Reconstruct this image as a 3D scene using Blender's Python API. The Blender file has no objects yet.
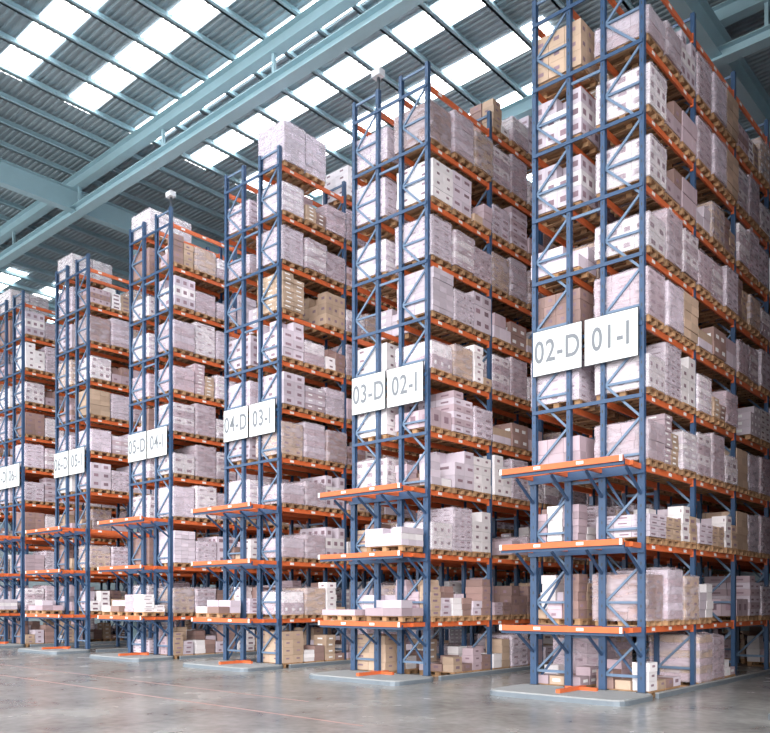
import bpy, math, random
from mathutils import Vector
random.seed(7)
scene = bpy.context.scene
scene.view_settings.view_transform = 'Standard'

# ------------------------------------------------------------ materials
def lin(c):
    return tuple((x/12.92 if x <= .04045 else ((x+.055)/1.055)**2.4) for x in c)
def mat(name, col, rough=.6, metal=0.0, var=0.0, nscale=6.0, bump=0.0, island=0.0, spec=.5):
    m = bpy.data.materials.new(name); m.use_nodes = True
    nt = m.node_tree; N = nt.nodes; L = nt.links
    b = N['Principled BSDF']
    b.inputs['Roughness'].default_value = rough
    b.inputs['Metallic'].default_value = metal
    b.inputs['Specular IOR Level'].default_value = spec
    c = lin(col)
    tc = N.new('ShaderNodeTexCoord')
    nz = N.new('ShaderNodeTexNoise'); nz.inputs['Scale'].default_value = nscale
    nz.inputs['Detail'].default_value = 3
    L.new(tc.outputs['Object'], nz.inputs['Vector'])
    mr = N.new('ShaderNodeMapRange')
    mr.inputs['From Min'].default_value = .25; mr.inputs['From Max'].default_value = .75
    mr.inputs['To Min'].default_value = 1-var; mr.inputs['To Max'].default_value = 1+var
    L.new(nz.outputs['Fac'], mr.inputs['Value'])
    val = mr.outputs['Result']
    if island:
        g = N.new('ShaderNodeNewGeometry')
        m2 = N.new('ShaderNodeMapRange')
        m2.inputs['To Min'].default_value = 1-island; m2.inputs['To Max'].default_value = 1+island*.6
        L.new(g.outputs['Random Per Island'], m2.inputs['Value'])
        mu = N.new('ShaderNodeMath'); mu.operation = 'MULTIPLY'
        L.new(val, mu.inputs[0]); L.new(m2.outputs['Result'], mu.inputs[1])
        val = mu.outputs[0]
        oi = N.new('ShaderNodeObjectInfo')
        m3 = N.new('ShaderNodeMapRange')
        m3.inputs['To Min'].default_value = .78; m3.inputs['To Max'].default_value = 1.12
        L.new(oi.outputs['Random'], m3.inputs['Value'])
        mu2 = N.new('ShaderNodeMath'); mu2.operation = 'MULTIPLY'
        L.new(val, mu2.inputs[0]); L.new(m3.outputs['Result'], mu2.inputs[1])
        val = mu2.outputs[0]
    vm = N.new('ShaderNodeVectorMath'); vm.operation = 'SCALE'
    vm.inputs[0].default_value = c
    L.new(val, vm.inputs['Scale'])
    L.new(vm.outputs['Vector'], b.inputs['Base Color'])
    if bump:
        bp = N.new('ShaderNodeBump'); bp.inputs['Strength'].default_value = bump
        bp.inputs['Distance'].default_value = .02
        L.new(nz.outputs['Fac'], bp.inputs['Height']); L.new(bp.outputs['Normal'], b.inputs['Normal'])
    return m

M_blue = mat('rack_blue_paint', (.21,.315,.45), .4, 0, .06)
M_brace = mat('rack_brace_paint', (.40,.49,.60), .45, 0, .06)
M_orange = mat('rack_orange_paint', (.84,.42,.24), .45, 0, .08)
M_tag = mat('white_tag', (.93,.93,.93), .5)
M_wood = mat('pallet_wood', (.69,.54,.40), .8, 0, .2, 9, 0, .3)
M_ca = mat('carton_lavender', (.84,.795,.845), .55, 0, .05, 5, 0, .18)
M_cb = mat('carton_white', (.94,.92,.935), .5, 0, .05, 5, 0, .12)
M_cc = mat('carton_pinkgrey', (.75,.67,.71), .6, 0, .06, 5, 0, .2)
M_cd = mat('carton_kraft', (.76,.66,.58), .7, 0, .07, 5, 0, .2)
M_lab = mat('carton_print', (.58,.48,.53), .6, 0, .1, 20, 0, .25)
M_labw = mat('carton_label', (.95,.95,.96), .5)
M_ce = mat('carton_brown', (.62,.51,.49), .65, 0, .07, 5, 0, .2)
M_steel = mat('roof_steel_teal', (.62,.74,.78), .5, 0, .05, 1.5)
M_roof = mat('roof_sheet', (.55,.61,.64), .5, 0, .06, .8)
M_conc = mat('plinth_concrete', (.63,.64,.65), .75, 0, .08, 4, .15)
M_kerb = mat('guide_rail_steel', (.50,.54,.58), .45, .3, .06)
M_sign = mat('sign_board', (.89,.905,.91), .45)
M_text = mat('sign_text', (.46,.48,.51), .5)
M_wall = mat('wall_cladding', (.62,.68,.71), .6, 0, .04, .5)
M_foot = mat('dark_foot', (.25,.27,.3), .5, .3)
M_lampb = mat('lamp_body', (.85,.86,.88), .4)

def film_mat():
    m = bpy.data.materials.new('stretch_film'); m.use_nodes = True
    nt = m.node_tree; N = nt.nodes; L = nt.links
    b = N['Principled BSDF']; out = N['Material Output']
    b.inputs['Base Color'].default_value = (*lin((.88,.84,.885)), 1)
    b.inputs['Roughness'].default_value = .22
    tc = N.new('ShaderNodeTexCoord'); mp = N.new('ShaderNodeMapping')
    mp.inputs['Scale'].default_value = (1.5,1.5,5)
    nz = N.new('ShaderNodeTexNoise'); nz.inputs['Scale'].default_value = 1.6; nz.inputs['Detail'].default_value = 1.5
    L.new(tc.outputs['Object'], mp.inputs['Vector']); L.new(mp.outputs['Vector'], nz.inputs['Vector'])
    bp = N.new('ShaderNodeBump'); bp.inputs['Strength'].default_value = .5; bp.inputs['Distance'].default_value = .05
    L.new(nz.outputs['Fac'], bp.inputs['Height']); L.new(bp.outputs['Normal'], b.inputs['Normal'])
    tr = N.new('ShaderNodeBsdfTransparent'); mx = N.new('ShaderNodeMixShader')
    mr = N.new('ShaderNodeMapRange'); mr.inputs['From Min'].default_value = .3; mr.inputs['From Max'].default_value = .7
    mr.inputs['To Min'].default_value = .10; mr.inputs['To Max'].default_value = .5
    L.new(nz.outputs['Fac'], mr.inputs['Value']); L.new(mr.outputs['Result'], mx.inputs['Fac'])
    L.new(tr.outputs[0], mx.inputs[1]); L.new(b.outputs[0], mx.inputs[2])
    L.new(mx.outputs[0], out.inputs['Surface'])
    return m
M_film = film_mat()

def skylight_mat():
    m = bpy.data.materials.new('skylight_panel'); m.use_nodes = True
    nt = m.node_tree; N = nt.nodes; L = nt.links
    b = N['Principled BSDF']
    b.inputs['Base Color'].default_value = (.9,.93,.95,1)
    b.inputs['Emission Color'].default_value = (.98,.99,1,1)
    tc = N.new('ShaderNodeTexCoord')
    w = N.new('ShaderNodeTexWave'); w.inputs['Scale'].default_value = 1.43; w.bands_direction = 'Y'
    L.new(tc.outputs['Object'], w.inputs['Vector'])
    mr = N.new('ShaderNodeMapRange'); mr.inputs['To Min'].default_value = .55; mr.inputs['To Max'].default_value = 10
    L.new(w.outputs['Fac'], mr.inputs['Value']); L.new(mr.outputs['Result'], b.inputs['Emission Strength'])
    return m
M_sky = skylight_mat()

def floor_mat():
    m = bpy.data.materials.new('polished_concrete'); m.use_nodes = True
    nt = m.node_tree; N = nt.nodes; L = nt.links
    b = N['Principled BSDF']
    tc = N.new('ShaderNodeTexCoord')
    n1 = N.new('ShaderNodeTexNoise'); n1.inputs['Scale'].default_value = .6; n1.inputs['Detail'].default_value = 6
    n2 = N.new('ShaderNodeTexNoise'); n2.inputs['Scale'].default_value = 5; n2.inputs['Detail'].default_value = 6
    for n in (n1,n2): L.new(tc.outputs['Object'], n.inputs['Vector'])
    mx = N.new('ShaderNodeMix'); mx.data_type='FLOAT'; mx.inputs[0].default_value = .4
    L.new(n1.outputs['Fac'], mx.inputs[2]); L.new(n2.outputs['Fac'], mx.inputs[3])
    cr = N.new('ShaderNodeValToRGB')
    cr.color_ramp.elements[0].position = .34; cr.color_ramp.elements[0].color = (*lin((.49,.49,.485)),1)
    cr.color_ramp.elements[1].position = .64; cr.color_ramp.elements[1].color = (*lin((.67,.67,.66)),1)
    L.new(mx.outputs[0], cr.inputs['Fac'])
    L.new(cr.outputs['Color'], b.inputs['Base Color'])
    mr = N.new('ShaderNodeMapRange'); mr.inputs['To Min'].default_value=.12; mr.inputs['To Max'].default_value=.36
    L.new(n1.outputs['Fac'], mr.inputs['Value']); L.new(mr.outputs['Result'], b.inputs['Roughness'])
    return m
M_floor = floor_mat()
M_joint = mat('floor_joint', (.45,.45,.46), .8)
M_redline = mat('floor_line_worn', (.70,.56,.54), .6, 0, .15, 3)

# ------------------------------------------------------------ mesh builder
class MB:
    def __init__(s): s.V=[]; s.F=[]; s.M=[]
    def box(s,x0,y0,z0,x1,y1,z1,m=0):
        i=len(s.V)
        s.V += [(x0,y0,z0),(x1,y0,z0),(x1,y1,z0),(x0,y1,z0),(x0,y0,z1),(x1,y0,z1),(x1,y1,z1),(x0,y1,z1)]
        s.F += [(i,i+3,i+2,i+1),(i+4,i+5,i+6,i+7),(i,i+1,i+5,i+4),(i+1,i+2,i+6,i+5),(i+2,i+3,i+7,i+6),(i+3,i,i+4,i+7)]
        s.M += [m]*6
    def rbox(s,cx,cy,z0,sx,sy,sz,yaw,m=0):
        i=len(s.V); c=math.cos(yaw); n=math.sin(yaw)
        for z in (z0,z0+sz):
            for a,b in ((-1,-1),(1,-1),(1,1),(-1,1)):
                x=a*sx/2; y=b*sy/2
                s.V.append((cx+x*c-y*n, cy+x*n+y*c, z))
        s.F += [(i,i+3,i+2,i+1),(i+4,i+5,i+6,i+7),(i,i+1,i+5,i+4),(i+1,i+2,i+6,i+5),(i+2,i+3,i+7,i+6),(i+3,i,i+4,i+7)]
        s.M += [m]*6
    def bar(s,p,q,w,h,m=0):
        p=Vector(p); q=Vector(q); d=(q-p).normalized()
        up=Vector((0,0,1)) if abs(d.z)<.95 else Vector((0,1,0))
        a=d.cross(up).normalized(); b=a.cross(d).normalized()
        i=len(s.V)
        for e in (p,q):
            for u,v in ((-1,-1),(1,-1),(1,1),(-1,1)):
                s.V.append(tuple(e+a*(u*w/2)+b*(v*h/2)))
        s.F += [(i,i+3,i+2,i+1),(i+4,i+5,i+6,i+7),(i,i+1,i+5,i+4),(i+1,i+2,i+6,i+5),(i+2,i+3,i+7,i+6),(i+3,i,i+4,i+7)]
        s.M += [m]*6
    def prism(s,pts,z0,z1,m=0):
        n=len(pts); i=len(s.V)
        s.V += [(x,y,z0) for x,y in pts]+[(x,y,z1) for x,y in pts]
        for k in range(n):
            s.F.append((i+k,i+(k+1)%n,i+n+(k+1)%n,i+n+k)); s.M.append(m)
        s.F.append(tuple(i+k for k in reversed(range(n)))); s.M.append(m)
        s.F.append(tuple(i+n+k for k in range(n))); s.M.append(m)
    def ibeam_x(s,x0,x1,y,z,h,w,m=0,t=.03):
        s.box(x0,y-w/2,z,x1,y+w/2,z+t,m); s.box(x0,y-w/2,z+h-t,x1,y+w/2,z+h,m); s.box(x0,y-t/2,z+t,x1,y+t/2,z+h-t,m)
    def ibeam_y(s,y0,y1,x,z,h,w,m=0,t=.03):
        s.box(x-w/2,y0,z,x+w/2,y1,z+t,m); s.box(x-w/2,y0,z+h-t,x+w/2,y1,z+h,m); s.box(x-t/2,y0,z+t,x+t/2,y1,z+h-t,m)
    def ibeam_z(s,x,y,z0,z1,wx,wy,m=0,t=.03):
        s.box(x-wx/2,y-wy/2,z0,x-wx/2+t,y+wy/2,z1,m); s.box(x+wx/2-t,y-wy/2,z0,x+wx/2,y+wy/2,z1,m); s.box(x-wx/2+t,y-t/2,z0,x+wx/2-t,y+t/2,z1,m)
    def mesh(s,name,mats):
        me=bpy.data.meshes.new(name); me.from_pydata(s.V,[],s.F)
        for m in mats: me.materials.append(m)
        me.polygons.foreach_set('material_index', s.M); me.update()
        return me
def obj(name,me,parent=None,loc=(0,0,0),rot=0):
    o=bpy.data.objects.new(name,me); scene.collection.objects.link(o)
    if parent: o.parent=parent
    o.location=loc; o.rotation_euler=(0,0,rot)
    return o
def empty(name,loc=(0,0,0)):
    o=bpy.data.objects.new(name,None); scene.collection.objects.link(o); o.location=loc
    o.empty_display_size=.5
    return o

# ------------------------------------------------------------ dimensions
X0,Y0 = -9.73,16.22
PITCH = 5.74
BAY = 2.8; NB = 8
PX = [0.0,.88,1.70,2.58]
W = 2.58
LV = [1.5,3.25,4.9,6.4,7.9,9.35,10.8,12.3,13.8,15.3]
TOP = 15.85

# ------------------------------------------------------------ rack structure
def upright_mesh():
    b=MB()
    for n in range(NB+1):
        y=n*BAY
        for x,sg in zip(PX,(1,-1,1,-1)):
            # channel section (web facing the aisle, lips inward)
            w=.115; d=.10; t=.02
            if sg>0: x0=x-.05; pts=[(x0,y-w/2),(x0+d,y-w/2),(x0+d,y-w/2+.035),(x0+d-t,y-w/2+.035),(x0+d-t,y-w/2+t),(x0+t,y-w/2+t),(x0+t,y+w/2-t),(x0+d-t,y+w/2-t),(x0+d-t,y+w/2-.035),(x0+d,y+w/2-.035),(x0+d,y+w/2),(x0,y+w/2)]
            else:
                x0=x+.05; pts=[(x0,y-w/2),(x0,y+w/2),(x0-d,y+w/2),(x0-d,y+w/2-.035),(x0-d+t,y+w/2-.035),(x0-d+t,y+w/2-t),(x0-t,y+w/2-t),(x0-t,y-w/2+t),(x0-d+t,y-w/2+t),(x0-d+t,y-w/2+.035),(x0-d,y-w/2+.035),(x0-d,y-w/2)]
            b.prism(pts,.13 if n==0 else .012,TOP,0)
            zb=.12 if n==0 else 0
            b.box(x-.1,y-.1,zb,x+.1,y+(.05 if n==0 else .1),zb+.015,2)
            # stiffened double section on the lower end posts
            if n==0:
                b.box(x-.08,y-.085,.135,x+.08,y-.06,4.9,0)
                # slot row
                z=.4
                while z<TOP-.3:
                    e=.028 if z<4.9 else 0
                    b.box(x-.012,y-w/2-.003-e,z,x+.012,y-w/2-e+.001,z+.06,2)
                    z+=.3
        for xa,xb in ((PX[0],PX[1]),(PX[2],PX[3])):
            z=.45; st=.78; fl=0
            b.box(xa+.04,y-.02,z-.03,xb-.04,y+.02,z+.03,1)
            while z+st<TOP:
                if fl%2==0: b.bar((xa+.04,y,z),(xb-.04,y,z+st),.035,.05,1)
                else: b.bar((xb-.04,y,z),(xa+.04,y,z+st),.035,.05,1)
                z+=st; fl+=1
                if fl%2==0: b.box(xa+.04,y-.02,z-.025,xb-.04,y+.02,z+.025,1)
            b.box(xa+.04,y-.02,TOP-.12,xb-.04,y+.02,TOP-.06,1)
        for z in LV[::2]:
            b.box(PX[1]+.05,y-.02,z-.28,PX[2]-.05,y+.02,z-.22,1)
    # guide rails down both sides of the rack
    for x in (-.22,W+.22):
        b.box(x-.04,.22,0,x+.04,NB*BAY,.10,3); b.box(x-.05,.22,.10,x+.05,NB*BAY,.115,4)
    return b.mesh('rack_uprights',[M_blue,M_brace,M_foot,M_kerb,M_conc])

def beam_mesh():
    b=MB()
    for n in range(NB):
        ya=n*BAY+.058; yb=(n+1)*BAY-.058
        for z in LV:
            for j,x in enumerate(PX):
                b.box(x-.025,ya,z-.13,x+.025,yb,z,0)
                # end connectors
                b.box(x-.035,ya,z-.18,x+.035,ya+.04,z+.04,0); b.box(x-.035,yb-.04,z-.18,x+.035,yb,z+.04,0)
                if j==3 :
                    for q in (.35,1.25,2.1):
                        b.box(x+.025,ya+q,z-.1,x+.029,ya+q+.16,z-.03,1)
    # end faces: cross beams
    for z in LV[3:]:
        b.box(-.03,-.085,z-.1,W+.03,-.06,z-.02,3)
    # cantilever transfer platforms
    for z in LV[:3]:
        for x in PX:
            b.box(x-.03,-1.2,z-.11,x+.03,-.085,z,0)
            b.bar((x,-.8,z-.14),(x,-.08,z-.62),.05,.05,3)
        b.box(-.14,-1.26,z-.10,W+.14,-1.20,z+.02,0)     # front cross beam
        b.box(-.14,-1.20,z-.16,W+.14,-1.14,z-.05,3)
        b.box(-.10,-.14,z-.2,W+.10,-.086,z-.0,3)         # cross beam at posts
        b.box(-.10,-.70,z-.1,W+.10,-.64,z-.01,0)
        b.box(-.14,-1.275,z-.10,-.08,-1.262,z+.02,1); b.box(W+.08,-1.275,z-.10,W+.14,-1.262,z+.02,1)
        for q in (.72,1.72): b.box(q,-1.272,z-.07,q+.16,-1.26,z-.01,1)
    # diagonal lacing, lower end bay (aisle faces)
    for z0,z1 in ((.2,1.3),(1.6,3.0),(3.35,4.7)):
        b.bar((PX[0],.1,z0),(PX[1],.1,z1),.03,.05,3); b.bar((PX[2],.1,z1),(PX[3],.1,z0),.03,.05,3)
    return b.mesh('rack_beams',[M_orange,M_tag,M_wood,M_blue])

def plinth_mesh():
    b=MB()
    def rr(x0,y0,x1,y1,r):
        pts=[]
        for cx,cy,a0 in ((x1-r,y0+r,-90),(x1-r,y1-r,0),(x0+r,y1-r,90),(x0+r,y0+r,180)):
            for k in range(5):
                a=math.radians(a0+k*22.5); pts.append((cx+r*math.cos(a),cy+r*math.sin(a)))
        return pts
    b.prism(rr(-.30,-1.62,W+.30,.05,.3),0,.09,1)
    b.prism(rr(-.27,-1.59,W+.27,.045,.28),.09,.12,0)
    # orange stop bar on the plinth
    b.box(W/2-.05,-1.25,.12,W/2+.05,-.1,.2,2); b.box(W/2-.3,-.42,.12,W/2+.45,-.34,.19,2)
    return b.mesh('concrete_plinth',[M_conc,M_kerb,M_orange])

# ------------------------------------------------------------ pallets & cartons
MATS=[M_wood,M_ca,M_cb,M_cc,M_cd,M_film,M_lab,M_labw,M_ce]
def pallet(b,cx,cy,z):
    # 1.2 (x) by .8 (y)
    for yy in (-.34,0,.34):
        b.box(cx-.6,cy+yy-.05,z,cx+.6,cy+yy+.05,z+.022,0)
        for xx in (-.53,0,.53):
            b.box(cx+xx-.07,cy+yy-.05,z+.022,cx+xx+.07,cy+yy+.05,z+.10,0)
    for xx in (-.53,0,.53):
        b.box(cx+xx-.07,cy-.4,z+.10,cx+xx+.07,cy+.4,z+.122,0)
    for k in range(7):
        y=cy-.4+k*.8/6.98; b.box(cx-.6,min(y,cy+.31),z+.122,cx+.6,min(y,cy+.31)+.09,z+.144,0)
def shell(b,cx,cy,z0,sx,sy,h,R):
    per=[]; r=.07; hx=sx/2; hy=sy/2
    def corner(qx,qy,a0):
        for a in (a0,a0+45,a0+90):
            per.append((qx*(hx-r)+r*math.cos(math.radians(a)), qy*(hy-r)+r*math.sin(math.radians(a))))
    corner(1,-1,-90)
    for t in (-.25,0,.25): per.append((hx,t*sy))
    corner(1,1,0)
    for t in (.25,0,-.25): per.append((t*sx,hy))
    corner(-1,1,90)
    for t in (.25,0,-.25): per.append((-hx,t*sy))
    corner(-1,-1,180)
    for t in (-.25,0,.25): per.append((t*sx,-hy))
    n=len(per); i=len(b.V); rows=6
    for k in range(rows):
        z=z0+h*k/(rows-1)
        for x,y in per:
            j=1+R.uniform(-.010,.018)
            b.V.append((cx+x*j,cy+y*j,z+R.uniform(-.012,.012)))
    for x,y in per: b.V.append((cx+x*.8,cy+y*.8,z0+h+.03+R.uniform(-.015,.04)))
    c=len(b.V); b.V.append((cx,cy,z0+h+.04))
    for k in range(rows):
        for q in range(n):
            a=i+k*n+q; a2=i+k*n+(q+1)%n
            b.F.append((a,a2,a2+n,a+n)); b.M.append(5)
    for q in range(n):
        b.F.append((i+rows*n+q,i+rows*n+(q+1)%n,c)); b.M.append(5)
def load(b,cx,cy,z,R,hmax,kind,force=None):
    pallet(b,cx,cy,z); z+=.146
    nx=R.choice([2,3,3,4]); ny=R.choice([2,2,3]); ch=R.choice([.14,.18,.2,.24,.28,.34])
    if kind=='big': nx,ny,ch=R.choice([(2,2,.38),(2,1,.5),(3,2,.45)])
    if kind=='mixed': nx=R.choice([2,3]); ny=2; ch=R.choice([.12,.16,.2])
    if kind=='low': ch=R.choice([.12,.15,.2])
    sx=1.22/nx; sy=.86/ny
    h=hmax*R.choice([.62,.75,.85,.92,1.0,1.0]) if kind!='low' else R.uniform(.25,.5)
    if force: h=hmax
    nz=max(1,int(h/ch+.15))
    m=R.choice([1,1,1,1,2,2,3,3,4,8] if kind!='low' else [1,2,3,4,8]); m2=R.choice([m,m,m,1,3])
    if force: m=m2=force
    lab=R.random()<.75; lz=R.uniform(.2,.5); labm=R.choice([6,6,6,7]); lfw=R.uniform(.25,.55); lfh=R.uniform(.18,.4)
    ox=R.uniform(-.03,.03); oy=R.uniform(-.012,.012); top=z
    colh={}; colm={}
    for a in range(nx):
        for c in range(ny):
            colh[a,c]=nz if kind!='mixed' else max(1,int(nz*R.uniform(.35,1.05)))
            colm[a,c]=R.choice([1,2,3,4,8])
    for k in range(nz):
        lean=R.uniform(-.012,.012)
        for a in range(nx):
            for c in range(ny):
                if k>=colh[a,c]: continue
                if k==nz-1 and nz>1 and kind not in('wrap','mixed') and R.random()<.16: continue
                x=cx+ox+lean-.61+sx*(a+.5); y=cy+oy-.43+sy*(c+.5)
                yaw=R.uniform(-.012,.012)
                mm=(m if k%2 else m2) if kind!='mixed' else colm[a,c]
                gx=.008 if kind!='mixed' else R.uniform(.01,.06)
                b.rbox(x,y,z+k*ch,sx-gx,sy-gx*.8,ch-.005,yaw,mm)
                top=max(top,z+(k+1)*ch)
                if lab:
                    lw=lfw; lh=ch*lfh; zz=z+k*ch+ch*lz; g2=gx/2
                    s=R.uniform(-.12,.12)
                    if c==0: b.box(x-sx*lw/2+s*sx,y-sy/2+g2-.004,zz,x+sx*lw/2+s*sx,y-sy/2+g2,zz+lh,labm)
                    if c==ny-1: b.box(x-sx*lw/2,y+sy/2-g2,zz,x+sx*lw/2,y+sy/2-g2+.004,zz+lh,labm)
                    if a==nx-1: b.box(x+sx/2-g2,y-sy*lw/2+s*sy,zz,x+sx/2-g2+.005,y+sy*lw/2+s*sy,zz+lh,labm)
                    if a==0: b.box(x-sx/2+g2-.005,y-sy*lw/2,zz,x-sx/2+g2,y+sy*lw/2,zz+lh,labm)
    if kind=='wrap':
        shell(b,cx+ox,cy+oy,z-.03,1.27,.90,top-z+.035,R)
def bay_variant(seed,lowlevel=False):
    R=random.Random(seed); b=MB()
    for j in range(3):
        r=R.random()
        if lowlevel:
            if r<.12: continue
            kind='wrap' if r<.35 else ('mixed' if r<.72 else ('norm' if r<.9 else 'low'))
        else:
            if r<.025: continue
            kind='wrap' if r<.52 else ('big' if r<.57 else ('norm' if r<.88 else ('mixed' if r<.97 else 'low')))
        load(b,R.uniform(-.03,.03),.48+.92*j+R.uniform(-.008,.008),0,R,1.12,kind)
    return b.mesh('bay_of_cartons_%d'%seed,MATS)
def single_variant(seed,kind,hm=1.1,force=None):
    R=random.Random(seed); b=MB(); load(b,0,0,0,R,hm,kind,force)
    return b.mesh('pallet_of_cartons_%d'%seed,MATS)
variants=[bay_variant(s) for s in range(100,124)]
lvariants=[bay_variant(s,True) for s in range(150,162)]
lows=[single_variant(s,'low') for s in range(200,204)]+[single_variant(s,'mixed',.7) for s in range(204,208)]
bigload=single_variant(301,'wrap',1.35,1)
topload=single_variant(302,'wrap',.95,2)

me_up=upright_mesh(); me_be=beam_mesh(); me_pl=plinth_mesh()

def sign(txt,parent_loc):
    s=empty('aisle_sign',parent_loc)
    b=MB(); w=1.23; h=1.02
    b.box(-w/2+.012,-.022,-h/2+.012,w/2-.012,.0,h/2-.012,0)
    b.box(-w/2,-.018,-h/2,w/2,.012,h/2,1)
    obj('board',b.mesh('sign_board',[M_sign,M_foot]),s)
    cu=bpy.data.curves.new('sign_text','FONT'); cu.body=txt; cu.align_x='CENTER'; cu.align_y='CENTER'
    cu.size=.70; cu.extrude=.003; cu.offset=.01; cu.space_character=1.1; cu.materials.append(M_text)
    t=bpy.data.objects.new('lettering',cu); scene.collection.objects.link(t); t.parent=s
    t.location=(0,-.028,0); t.rotation_euler=(math.pi/2,0,0); t.scale=(.74,1,1)

R=random.Random(23)
for k in range(-1,7):
    rx=X0-PITCH*k
    rk=empty('pallet_rack',(rx,Y0,0))
    obj('uprights',me_up,rk); obj('beams',me_be,rk)
    obj('concrete_plinth',me_pl,None,(rx,Y0,0))
    st=empty('palletized_cartons',(rx,Y0,0))
    for li,z in enumerate([0.0]+LV):
        for n in range(NB):
            for side,cx in ((0,.50),(1,2.08)):
                p=.965
                if li==0: p=.8
                if li==10: p=.12 if k!=1 or n==0 else .55
                if li==9: p=.93
                if k in(0,1,2) and n<3 and 0<li<10: p=1
                if R.random()>p: continue
                if li==10 and n==0 : continue
                v=R.choice(lvariants if (li==0 or (li in(1,2) and R.random()<.5)) else variants)
                if R.random()<.5: obj('bay_load',v,st,(cx,n*BAY,z+.001))
                else: obj('bay_load',v,st,(cx,(n+1)*BAY,z+.001),math.pi)
    # goods on the transfer platforms
    plat={1:[(0,0),(0,1),(1,1)],2:[(0,0)],3:[(0,0),(0,1)],4:[(0,0),],5:[(0,0),(0,1)],6:[(0,1)],0:[]}.get(k,[])
    for lv,side in plat:
        obj('platform_load',R.choice(lows),st,((.50,2.08)[side],-.72,LV[lv]+.022))
    if k==2:
        obj('top_load',bigload,st,(2.08,.52,LV[9]+.001)); obj('top_load',bigload,st,(2.08,1.44,LV[9]+.001),math.pi)
    if k in(3,4,5,6):
        obj('top_load',topload,st,(.5,.52,LV[9]+.001)); obj('top_load',topload,st,(.5,1.44,LV[9]+.001),math.pi)
    sign('%02d-D'%(k+2),(rx+.645,Y0-.13,7.66))
    sign('%02d-I'%(k+1),(rx+1.935,Y0-.13,7.66))

# ------------------------------------------------------------ building shell
XL,XR,YF,YB = -62.0,14.0,0.0,42.0
ZR=19.6
b=MB(); b.box(XL,-14,-.2,XR,YB,0,0); floor=obj('floor',b.mesh('floor',[M_floor]))
b=MB()
for x in range(-60,14,6): b.box(x-.006,-14,0,x+.006,Y0-1.8,.0015,0)
for y in (-8,-2,4,10): b.box(XL,y-.006,0,XR,y+.006,.0015,0)
obj('floor_joints',b.mesh('floor_joints',[M_joint]))
b=MB(); b.box(-40,9.6,0,-9,9.66,.002,0); b.box(-40,11.2,0,-12,11.25,.002,0); obj('floor_marking_line',b.mesh('floor_line',[M_redline]))
# corrugated ceiling
b=MB(); y=YF; prof=[]
while y<YB:
    prof += [(y,ZR),(y+.08,ZR),(y+.11,ZR+.05),(y+.19,ZR+.05)]; y+=.22
prof.append((y,ZR))
for yy,zz in prof: b.V += [(XL,yy,zz),(XR,yy,zz)]
for q in range(len(prof)-1):
    b.F.append((2*q,2*q+1,2*q+3,2*q+2)); b.M.append(0)
obj('ceiling',b.mesh('ceiling',[M_roof]))
# skylights
n=0; y=1.6-.35
while y<YB-1.5:
    b=MB()
    b.box(-27.2,y,ZR-.035,-12.5,y+1.0,ZR-.015,0)
    b.box(-50.2,y,ZR-.035,-43,y+1.0,ZR-.015,0)
    n+=1; obj('window_%d'%n,b.mesh('skylight',[M_sky])); y+=2.5
# purlins
b=MB(); x=XL+.7
while x<XR:
    b.box(x-.04,YF,ZR-.25,x+.04,YB,ZR-.04,0); b.box(x-.04,YF,ZR-.25,x+.14,YB,ZR-.235,0); x+=1.5
obj('roof_purlins',b.mesh('roof_purlins',[M_steel]))
# main trusses along x
for ty in (Y0+.1-7.8,Y0+.1,Y0+7.9,Y0+15.7,Y0+23.5):
    if ty>YB: continue
    b=MB()
    b.ibeam_x(XL,XR,ty,17.75,.36,.40,0); b.ibeam_x(XL,XR,ty,18.85,.50,.36,0)
    x=XL+1; f=0
    while x<XR-3:
        b.box(x-.05,ty-.05,18.1,x+.05,ty+.05,18.86,0); x+=6
    obj('roof_truss',b.mesh('roof_truss',[M_steel]))
b=MB()
b.ibeam_y(YF,YB,-31.4,17.95,.9,.35,0)
b.ibeam_y(YF,YB,-8.4,17.95,.9,.35,0)
obj('roof_girder',b.mesh('roof_girder',[M_steel]))
b=MB(); cxk=X0-PITCH*4+W/2
b.ibeam_z(cxk,Y0+BAY,0,17.95,.24,.16,0); 
obj('steel_column',b.mesh('steel_column',[M_steel]))
# walls
def wall(name,x0,y0,x1,y1):
    b=MB(); b.box(x0,y0,0,x1,y1,ZR+.1,0); obj(name,b.mesh(name,[M_wall]))
wall('wall_left',XL-.2,-14,XL,YB); wall('wall_back',XL,YB,XR,YB+.2); wall('wall_right',XR,YF,XR+.2,YB)
# floodlights on rack tops
for k in (1,3):
    rx=X0-PITCH*k
    b=MB(); b.box(-.03,-.03,0,.03,.03,.36,1); b.box(-.15,-.12,.34,.15,.10,.52,0); b.box(-.12,-.135,.37,.12,-.12,.49,2); b.box(-.04,.10,.38,.04,.16,.48,1)
    obj('floodlight',b.mesh('floodlight',[M_lampb,M_foot,M_tag]),None,(rx+W-.0 if k==3 else rx+.88,Y0,TOP))

# ------------------------------------------------------------ light
w=bpy.data.worlds.new('World'); scene.world=w; w.use_nodes=True
bg=w.node_tree.nodes['Background']; bg.inputs['Color'].default_value=(1,.99,.985,1); bg.inputs['Strength'].default_value=2.9
sl=bpy.data.lights.new('sun','SUN'); sl.energy=3.0; sl.angle=math.radians(35); sl.color=(1,.975,.94)
so=bpy.data.objects.new('sun',sl); scene.collection.objects.link(so)
d=Vector((-.55,.80,-.34)).normalized(); so.rotation_euler=d.to_track_quat('-Z','Y').to_euler()
so.location=(10,-10,20)

# ------------------------------------------------------------ camera
cam=bpy.data.cameras.new('cam'); co=bpy.data.objects.new('camera',cam); scene.collection.objects.link(co)
co.location=(0,0,2.04); co.rotation_euler=(math.pi/2,0,math.radians(41.5))
cam.sensor_width=36; cam.lens=807/770*36; cam.shift_y=(601-366.5)/770
cam.clip_end=300
scene.camera=co
